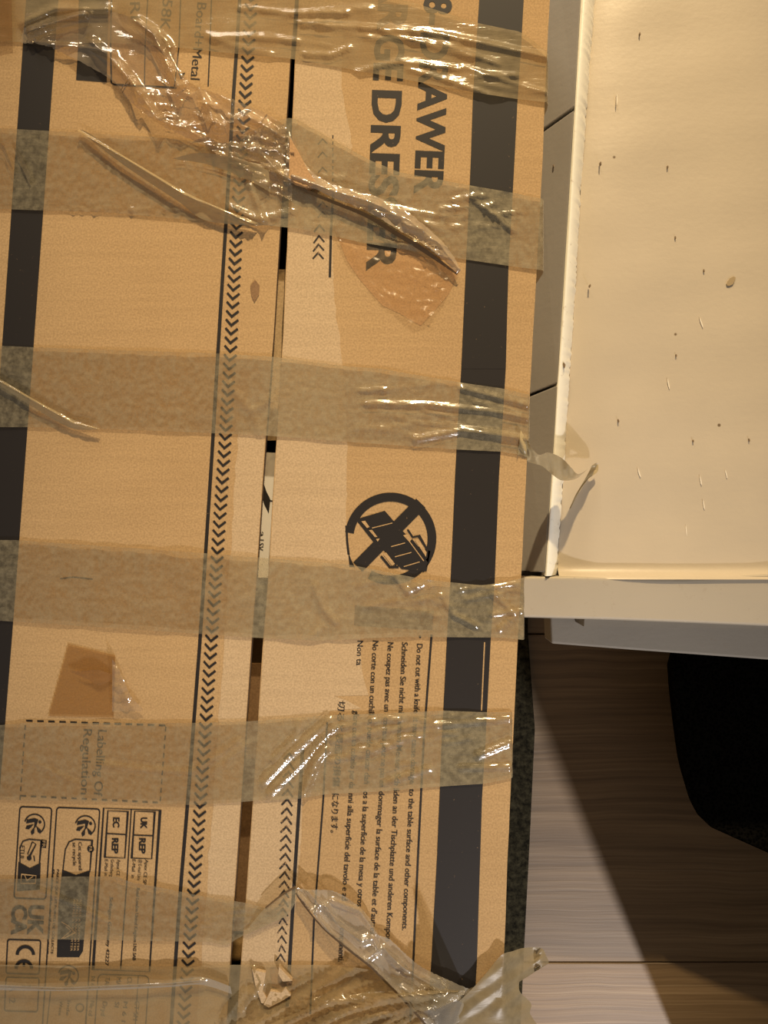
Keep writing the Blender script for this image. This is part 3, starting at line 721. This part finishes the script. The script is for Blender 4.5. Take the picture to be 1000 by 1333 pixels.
# 3: over DRESSER, with its seam
T3 = tape([(-60, 166), (0, 167), (96, 172), (200, 178), (290, 188), (340, 165), (380, 152), (430, 180), (483, 209), (520, 224), (616, 242), (668, 251), (708, 259)], [(-60, 271), (0, 272), (148, 277), (264, 288), (344, 293), (392, 298), (472, 316), (516, 323), (607, 338), (662, 346), (708, 352)], 706,
  [([(300, 205), (380, 232)], .003, 8), ([(620, 262), (650, 285), (668, 300)], .002, 5), ([(616, 255), (604, 285)], .0018, 4), ([(300, 270), (345, 290)], .003, 7), *[([(x, 271 + i % 3), (x + 3 + i % 4, 272)], .0016, 3) for i, x in enumerate((92, 104, 121, 128, 140, 152, 166, 171, 190, 213, 226))], ([(325, 240), (342, 285)], .003, 6), ([(342, 285), (380, 275)], .002, 6)]
  + rnd_ridges(5, 16, 560, 690, 255, 320, -0.3, .0012, 4, 35) + rnd_ridges(6, 10, 380, 560, 200, 300, 0.25, .0012, 6, 60), 'wrinkled strip of brown tape crossing the word DRESSER', 13)
# 4: third strip
T4 = tape([(-60, 449), (0, 450), (44, 452), (282, 460), (352, 464), (444, 476), (496, 480), (600, 498), (656, 506), (690, 514)], [(-60, 556), (36, 556), (132, 558), (276, 564), (346, 567), (450, 575), (593, 585), (652, 588), (690, 594)], 688,
  [([(475, 525), (560, 527), (640, 535), (690, 545)], .0022, 6), ([(540, 572), (600, 560), (690, 572)], .0025, 8), ([(330, 535), (352, 520)], .0014, 4), ([(600, 505), (690, 528)], .002, 6), ([(298, 500), (330, 540), (338, 562)], .0012, 8)]
  + rnd_ridges(8, 9, 450, 640, 490, 560, 0.08, .0012, 5, 90), 'strip of brown tape above the round symbol, twisted at its right end', 15)
# 5: fourth strip
T5 = tape([(-60, 701), (0, 703), (22, 703), (265, 720), (352, 727), (455, 735), (551, 754), (625, 762), (643, 760), (682, 752)], [(-60, 806), (0, 808), (258, 825), (330, 830), (409, 834), (478, 831), (524, 829), (653, 830), (682, 833)], 681,
  [([(410, 762), (420, 790), (436, 810)], .0022, 7), ([(405, 830), (420, 815)], .0012, 5), ([(512, 748), (530, 770), (560, 752)], .0022, 6), ([(575, 775), (590, 800), (620, 815)], .0022, 6), ([(640, 770), (672, 800), (650, 820)], .002, 6), ([(640, 800), (680, 795)], .0015, 5)]
  + rnd_ridges(9, 14, 460, 650, 760, 815, 0.0, .0011, 5, 45), 'strip of brown tape across the foot of the round symbol', 17, None, 0.0006)
# 6: fifth strip
T6 = tape([(-60, 944), (0, 944), (34, 941), (252, 941), (323, 939), (427, 931), (492, 929), (576, 925), (629, 927), (670, 927)], [(-60, 1040), (0, 1041), (136, 1044), (252, 1048), (313, 1044), (340, 1042), (389, 1040), (424, 1034), (500, 1030), (572, 1024), (633, 1020), (670, 1012)], 666,
  [([(342, 1020), (375, 985), (430, 938)], .003, 7), ([(350, 1035), (400, 985), (435, 945)], .003, 6), ([(395, 1035), (412, 990), (425, 975)], .004, 7), ([(355, 990), (385, 960), (390, 940)], .0025, 6), ([(430, 965), (500, 950), (670, 935)], .002, 6), ([(430, 990), (480, 980), (520, 965)], .002, 6),
   ([(30, 985), (60, 1000), (100, 1020)], .0014, 4), ([(130, 995), (200, 1003), (250, 1005), (310, 965)], .0018, 6), ([(270, 1010), (320, 970)], .0016, 5), ([(620, 985), (668, 965)], .0024, 6), ([(600, 1000), (668, 998)], .002, 6), ([(500, 1020), (560, 1000)], .002, 6)]
  + rnd_ridges(10, 18, 430, 600, 940, 1015, -0.12, .0013, 5, 45), 'crinkled glossy strip of brown tape across the small warning text', 19)
# 7: sixth strip, its right end turned over
sheet('tape_strip', xstrip([(-60, 1144), (47, 1144), (83, 1141), (151, 1141), (172, 1149), (203, 1154), (260, 1166), (318, 1175), (375, 1189)], np.linspace(-60, 374, 40)),
  xstrip([(-60, 1222), (0, 1222), (83, 1223), (260, 1226), (280, 1227), (292, 1232), (316, 1218), (345, 1205), (375, 1192)], np.linspace(-60, 374, 40)), 150, 30, M_film, 0.0012,
  [([(50, 1158), (100, 1178), (140, 1200)], .0018, 5), ([(151, 1142), (205, 1154)], .002, 5)] + rnd_ridges(12, 6, 220, 320, 1175, 1215, -0.1, .0012, 6, 50), .0004, .05, 21, False, None, 'strip of brown tape over the sorting marks, its end folded into a point')
# 8: bottom strip
T8 = tape([(-60, 1256), (0, 1256), (230, 1258), (300, 1256), (440, 1256), (480, 1262), (560, 1284), (600, 1290), (625, 1282), (656, 1244)], [(-60, 1400), (300, 1400), (656, 1400)], 654,
  [([(330, 1333), (400, 1295), (460, 1262), (495, 1250)], .005, 7), ([(350, 1345), (430, 1300), (500, 1272)], .0045, 6), ([(380, 1350), (450, 1318), (560, 1285)], .004, 7), ([(420, 1350), (480, 1325), (600, 1300)], .004, 7), ([(310, 1320), (340, 1280), (330, 1262)], .003, 6), ([(290, 1330), (320, 1290)], .003, 6)]
  + [([(x0, 1352), (x0 + 0.45 * (560 - x0), y1 + 8), (600, 1290)], .0042, 5.5) for x0, y1 in ((285, 1295), (310, 1300), (332, 1296), (352, 1304), (378, 1306), (404, 1313), (430, 1316), (462, 1322), (490, 1325), (520, 1330))] + rnd_ridges(14, 8, 300, 560, 1290, 1350, -0.4, .002, 5, 80), 'bottom strip of brown tape gathered into fanning wrinkles', 23, M_film2, .0003)

# raised folds, twists and torn ends
def ribbon(name, top, bot, label, mat=M_twist, nu=60, nv=12, zt=(0.004,), zb=(0.002,), amp=0.0006, freq=0.12, seed=5, ragged=0.0, parent=None, ridges=()):
    zt = list(zt) * (2 if len(zt) == 1 else 1); zb = list(zb) * (2 if len(zb) == 1 else 1)
    return sheet(name, top, bot, nu, nv, mat, 0.0016, ridges, amp, freq, seed, False, parent, label, zt, zb, ragged)
# crumpled piece, upper left
sheet('tape_crumple', [(34, 18), (100, 8), (170, 22), (222, 52), (245, 105), (300, 128), (345, 148), (372, 165), (384, 190)], [(28, 56), (66, 62), (142, 102), (165, 128), (205, 160), (262, 188), (300, 212), (340, 240), (380, 262)], 190, 60, M_crumple, 0.0022,
  [([(40, 40), (75, 28), (110, 18)], .005, 9), ([(120, 55), (160, 90), (205, 155)], .005, 10), ([(65, 58), (110, 62), (150, 70)], .0025, 6), ([(150, 85), (175, 110), (180, 135)], .004, 8), ([(160, 15), (200, 45), (226, 100), (232, 112)], .006, 9), ([(232, 112), (255, 106), (300, 132)], .003, 6), ([(255, 106), (280, 160)], .004, 7), ([(205, 155), (230, 165), (280, 160)], .003, 7), ([(290, 165), (320, 150), (360, 172)], .004, 8), ([(300, 190), (340, 200), (375, 235)], .003, 7)]
  + rnd_ridges(20, 60, 255, 375, 130, 230, 0.25, .0022, 4.5, 20) + rnd_ridges(21, 16, 150, 260, 70, 170, 0.3, .0018, 6, 30), .0009, .10, 25, False, None, 'crumpled shiny clear-brown tape bunched from upper left to the gap', ragged=0.6)
ribbon('tape_fold', [(376, 170), (388, 200), (412, 228), (445, 243), (490, 256), (525, 272), (556, 296), (585, 325), (600, 352)], [(370, 236), (388, 240), (410, 246), (440, 260), (480, 276), (520, 300), (548, 316), (574, 336), (596, 356)], 'thick rolled seam of tape below the word DRESSER', M_seam, 130, 20, (0.001, 0.002, 0.003, 0.003, 0.003, 0.002, 0.001), (0.0005, 0.002, 0.003, 0.003, 0.003, 0.002, 0.001), .0012, .16, 27, 0.35,
  ridges=[([(380, 230), (430, 247), (480, 262), (530, 285), (570, 315), (597, 350)], .003, 9)] + rnd_ridges(51, 22, 380, 560, 225, 250, 0.42, .0016, 4, 24))
ribbon('tape_fold', [(98, 170), (112, 171), (150, 196), (200, 226), (245, 252), (300, 276), (346, 293)], [(97, 171), (108, 174), (146, 204), (192, 236), (232, 262), (268, 287), (330, 294)], 'pointed fold of tape slanting down to the gap', M_twist, 60, 10, (0.0006, 0.0022, 0.0035, 0.004, 0.003, 0.001), (0.0004, 0.0008, 0.001, 0.001, 0.0008, 0.0004), .0003, .1, 29,
  ridges=[([(100, 170), (150, 199), (240, 254), (330, 292)], .003, 3.0)])
ribbon('tape_fold', [(226, 206), (262, 199), (310, 207), (350, 222)], [(226, 207), (270, 214), (318, 232), (352, 250)], 'small lifted fold of tape beside the chevrons', M_twist, 40, 10, (0.001, 0.004, 0.005, 0.003), (0.0006, 0.001, 0.001, 0.001), .0003, .1, 31)
ribbon('tape_fold', [(-40, 470), (0, 493), (45, 520), (95, 546), (130, 558)], [(-40, 480), (0, 502), (40, 528), (92, 557), (128, 559)], 'narrow pointed fold of tape over the left black stripe', M_twist, 40, 8, (0.0015, 0.003, 0.003, 0.002, 0.0006), (0.0008,), .0003, .1, 33, ridges=[([(-40, 474), (0, 497), (95, 551), (130, 559)], .0022, 2.6)])
ribbon('tape_fold', [(-30, 183), (0, 186), (10, 202), (17, 220)], [(-30, 190), (0, 194), (8, 208), (16, 221)], None, M_film, 20, 6, (0.003,), (0.001,), .0002, .1, 34)
ribbon('tape_fold', [(18, 190), (28, 204), (40, 228)], [(17, 192), (26, 212), (38, 240)], None, M_film, 20, 6, (0.003,), (0.001,), .0002, .1, 35)
ribbon('tape_flap', [(-40, -30), (0, -30), (14, -30)], [(-40, 52), (0, 54), (16, 53)], 'brown end of an older tape at the upper left corner', M_patch, 24, 20, (0.002,), (0.002,), .0004, .1, 36)
ribbon('tape_fold', [(-40, 1276), (0, 1281), (80, 1283), (160, 1281), (220, 1277), (262, 1272), (300, 1284)], [(-40, 1286), (0, 1289), (80, 1290), (160, 1288), (220, 1285), (262, 1282), (302, 1294)], 'pale raised ridge along the bottom strip of tape', M_ribbon, 80, 9, (0.003,), (0.002,), .0004, .06, 37, ridges=[([(-40, 1281), (80, 1286), (220, 1280), (265, 1276)], .003, 3.5)])
# twisted ribbon of the folded strip
ribbon('tape_twist', [(318, 1214), (345, 1182), (366, 1165), (384, 1154), (386, 1155)], [(322, 1216), (352, 1202), (375, 1190), (388, 1166), (388, 1160)], 'small triangular turn of tape beside the gap', M_film, 40, 14, (0.001, 0.002, 0.003, 0.004, 0.004), (0.001, 0.001, 0.0015, 0.0035, 0.004), .0004, .1, 39)
ribbon('tape_twist', [(386, 1156), (402, 1158), (434, 1160), (462, 1176), (482, 1196), (492, 1216), (506, 1222), (526, 1240), (548, 1258), (580, 1274), (612, 1288), (640, 1300)], [(386, 1163), (400, 1182), (422, 1208), (446, 1228), (466, 1244), (484, 1258), (498, 1272), (512, 1286), (526, 1300), (542, 1318), (556, 1334), (570, 1350)], 'glossy twisted ribbon of tape lying across the lower warning text', M_ribbon, 150, 34,
  (0.004, 0.003, 0.003, 0.003, 0.002, 0.002, 0.002, 0.002, 0.002), (0.003, 0.005, 0.006, 0.006, 0.005, 0.004, 0.004, 0.003, 0.002), .0008, .07, 41, 0.3, None,
  [([(400, 1160), (416, 1178), (408, 1190)], .003, 6), ([(424, 1180), (440, 1205), (470, 1225), (480, 1222)], .004, 8), ([(432, 1172), (468, 1186), (490, 1216)], .003, 6), ([(487, 1222), (492, 1238), (476, 1250)], .003, 6), ([(500, 1235), (530, 1265), (575, 1290)], .003, 8), ([(388, 1164), (430, 1215), (490, 1264), (548, 1325)], .003, 4)] + rnd_ridges(30, 14, 500, 580, 1240, 1300, 0.6, .0018, 5, 25))
ribbon('tape_edge_shade', [(386, 1162), (400, 1180), (422, 1206), (446, 1227), (466, 1243), (484, 1257), (498, 1271), (512, 1285), (526, 1299), (542, 1317), (556, 1333)], [(384, 1163), (398, 1183), (420, 1209), (444, 1230), (464, 1246), (482, 1260), (496, 1274), (510, 1288), (524, 1302), (540, 1320), (554, 1336)], 'dark rolled edge of the twisted tape, its shadow coloured in', M_roll_shade, 80, 4, (0.004, 0.0065, 0.007, 0.006, 0.005, 0.004), (0.003, 0.0055, 0.006, 0.005, 0.004, 0.003), 0.0, .1, 43)
ribbon('tape_edge_shade', [(345, 1181), (366, 1164), (384, 1153)], [(346, 1183), (367, 1166.5), (385, 1156)], None, M_roll_shade, 30, 4, (0.0025, 0.0035, 0.0045), (0.0025, 0.0035, 0.0045), 0.0, .1, 44)
ribbon('tape_edge_shade', [(376, 236), (400, 247), (440, 263), (480, 279), (520, 303), (556, 325), (596, 356)], [(375, 239), (399, 251), (438, 267), (478, 284), (517, 308), (553, 330), (595, 358)], 'dark brown edge of the rolled seam, its shadow coloured in', M_roll_shade, 80, 4, (0.001, 0.003, 0.004, 0.004, 0.003, 0.001), (0.0005, 0.001, 0.001, 0.001, 0.001, 0.0005), 0.0, .1, 46)
# torn dull end hanging off the lower right corner
def torn():
    o = [(590, 1310), (612, 1290), (632, 1268), (652, 1244), (668, 1238), (682, 1234), (704, 1234), (711, 1244), (714, 1254), (701, 1258), (688, 1262), (680, 1268), (676, 1280), (677, 1291), (686, 1300), (692, 1308), (690, 1318), (694, 1326), (700, 1338), (690, 1352), (580, 1352)]
    cxx, cyy = 645, 1298; V = []; F = []; n = len(o); rings = 14
    dense = resample(o + [o[0]], 120)[:-1]; n = len(dense)
    for r in range(rings + 1):
        t = r / rings
        for x, y in dense:
            X = cxx + (x - cxx) * t; Y = cyy + (y - cyy) * t
            over = max(0, X - interp(edge_r, Y))
            z = ZT + 0.004 + 0.5 * abs(((X * 0.7 + Y) % 26) - 13) / 13 * 0.0022 + 0.0004 * math.sin(X * 0.11 + Y * 0.06) + 0.0003 * math.sin(Y * 0.17 - X * 0.07) - over * 0.00035 + (0.004 if 700 < X and Y < 1262 else 0)
            V.append(at(X, Y, max(z, ZT - 0.03) if over else max(z, ZT + 0.0025)))
    for r in range(rings):
        for i in range(n):
            j = (i + 1) % n; F.append((r * n + i, r * n + j, (r + 1) * n + j, (r + 1) * n + i))
    return mesh('torn', V, F)
tag(link('tape_end', torn(), M_dullpiece, box, True), 'dull torn tape end sticking out over the lower right edge')
# loose tail that reaches the cabinet, widening back from a curled tip
def tail():
    #     centre px,  z,     half-width vector (px), as the strip twists
    K = [((676, 576), ZT + .003, (2, -16)), ((688, 590), ZT + .001, (3, -9)), ((696, 597), .285, (6, -5)), ((710, 598), .268, (4, -9)), ((724, 606), .255, (7, -10)), ((737, 617), .246, (7, -8)), ((748, 621), .239, (4, -4)), ((758, 617), .233, (4, -4)), ((767, 609), .2285, (5, -4)), ((774, 605), .2255, (4, -2)), ((774, 611), .2245, (4, 3)), ((764, 623), .2265, (1.2, 1.2)), ((752, 642), .2285, (.8, .8)), ((742, 662), .2295, (.5, .4))]
    c = resample([k_[0] for k_ in K], 90); z = np.interp(np.linspace(0, 1, 90), np.linspace(0, 1, len(K)), [k_[1] for k_ in K]); w = resample([k_[2] for k_ in K], 90)
    V = []; F = []; nv = 9
    for i in range(90):
        for j in range(nv):
            s = -1 + 2 * j / (nv - 1)
            zz = z[i] + 0.0016 * math.sin(i * 0.55 + s * 3) * (1 if i < 60 else 0.15) + 0.009 * s * math.sin(math.pi * min(i, 62) / 62) ** 0.7
            V.append(at(c[i][0] + w[i][0] * s, c[i][1] + w[i][1] * s, max(zz, ZC + 0.0006)))
    for i in range(89):
        for j in range(nv - 1):
            a = i * nv + j; F.append((a, a + 1, a + nv + 1, a + nv))
    return mesh('tail', V, F)
M_tail = film('bunched_packing_tape', 0.92, (0.75, 0.62, 0.38), (0.47, 0.37, 0.20), rough=0.22, mottle=0.15, scale=60, gloss=0.9, wr=0.4)
tag(link('tape_tail', tail(), M_tail, box, True), 'twisted loose tail of tape reaching onto the white cabinet')
# zigzag-cut scrap, left
z = [(88, 838), (150, 853), (148, 934)]
zig = []
for i in range(27):
    t = i / 26; zig.append((62 + (88 - 62) * t + (1.6 if i % 2 else 0), 932 + (838 - 932) * t))
p = Print(); p.poly(z + zig); o = p.build('tape_scrap', M_patch, ZT + 0.0007, label='small brown scrap of tape with a zigzag cut edge')
ribbon('tape_fold', [(146, 858), (152, 866), (160, 882), (170, 905), (186, 923)], [(146, 926), (152, 927), (160, 926), (172, 926), (186, 926)], 'glossy lifted corner of the zigzag tape scrap', M_crumple, 40, 24, (0.004, 0.003, 0.002, 0.001), (0.001,), .0012, .22, 45)
ribbon('tape_fold', [(90, 874), (112, 873), (128, 872), (146, 878)], [(94, 876), (114, 884), (130, 892), (146, 884)], None, M_patch, 24, 8, (0.001, 0.003, 0.003, 0.001), (0.0005, 0.001, 0.001, 0.0005), .0003, .1, 47)
# peeled board under the tape, bottom centre
def shard(q, zh, label, mat=None):
    o = prism('paper_tear', [at(x, y, ZT + zh)[:2] for x, y in q], ZT + 0.0004, ZT + zh, mat or M_worn, box, 0.0002, 1)
    o['label'] = label
p = Print(); p.poly([(352, 1262), (364, 1260), (375, 1272), (392, 1276), (380, 1290), (366, 1288), (354, 1284)]); p.build('torn_spot', M_stain, ZT + 0.0007, label='brown torn hole in the board surface')
shard([(363, 1258), (372, 1268), (381, 1277), (368, 1278), (362, 1268)], 0.0042, 'small pale curl of torn board')
shard([(372, 1286), (379, 1296), (366, 1304), (350, 1312), (343, 1308), (352, 1290), (366, 1292)], 0.0036, 'pale torn shard of board surface')
shard([(328, 1262), (346, 1266), (342, 1290), (352, 1308), (340, 1306), (332, 1282)], 0.0032, 'pale flake of torn board under the tape')

shard([(377, 178), (390, 200), (402, 224), (414, 240), (398, 243), (384, 238), (376, 232)], 0.0065, 'orange-brown torn flap of board at the gap, under the crumpled tape', M_stain)
ribbon('tape_residue', [(438, 306), (500, 326), (560, 338), (598, 352)], [(452, 338), (510, 400), (546, 423), (573, 397)], 'rough crinkled residue of old tape below the big lettering', film('old_tape_residue', 0.12, (0.97, 0.93, 0.85), (0.50, 0.36, 0.20), rough=0.3, gloss=0.4, wr=0.2), 70, 40, (0.0004,), (0.0003,), .0006, .22, 61, 0.5, None, rnd_ridges(62, 26, 470, 560, 335, 395, 0.2, .0008, 3, 22))
# white printed sheet inside the box
zz = ZT - 0.013
sheet_o = prism('instruction_sheet', [at(px, py, zz)[:2] for px, py in ((280, 586), (420, 592), (410, 752), (262, 752))], ZT - 0.0158, zz, M_paper)
tag(sheet_o, 'white printed paper showing through the gap between the flaps', 'paper')
p = Print(); p.poly([(341, 622), (347, 640), (352, 650), (350, 668), (344, 656), (340, 640)]); p.stroke([(338, 650), (356, 652)], 1.4); p.text('LSV', (337, 702), (336, 716), 6.5); p.text('a', (338, 692), (338, 698), 7)
p.build('printed_text', M_ink, zz + 0.0003, sheet_o)
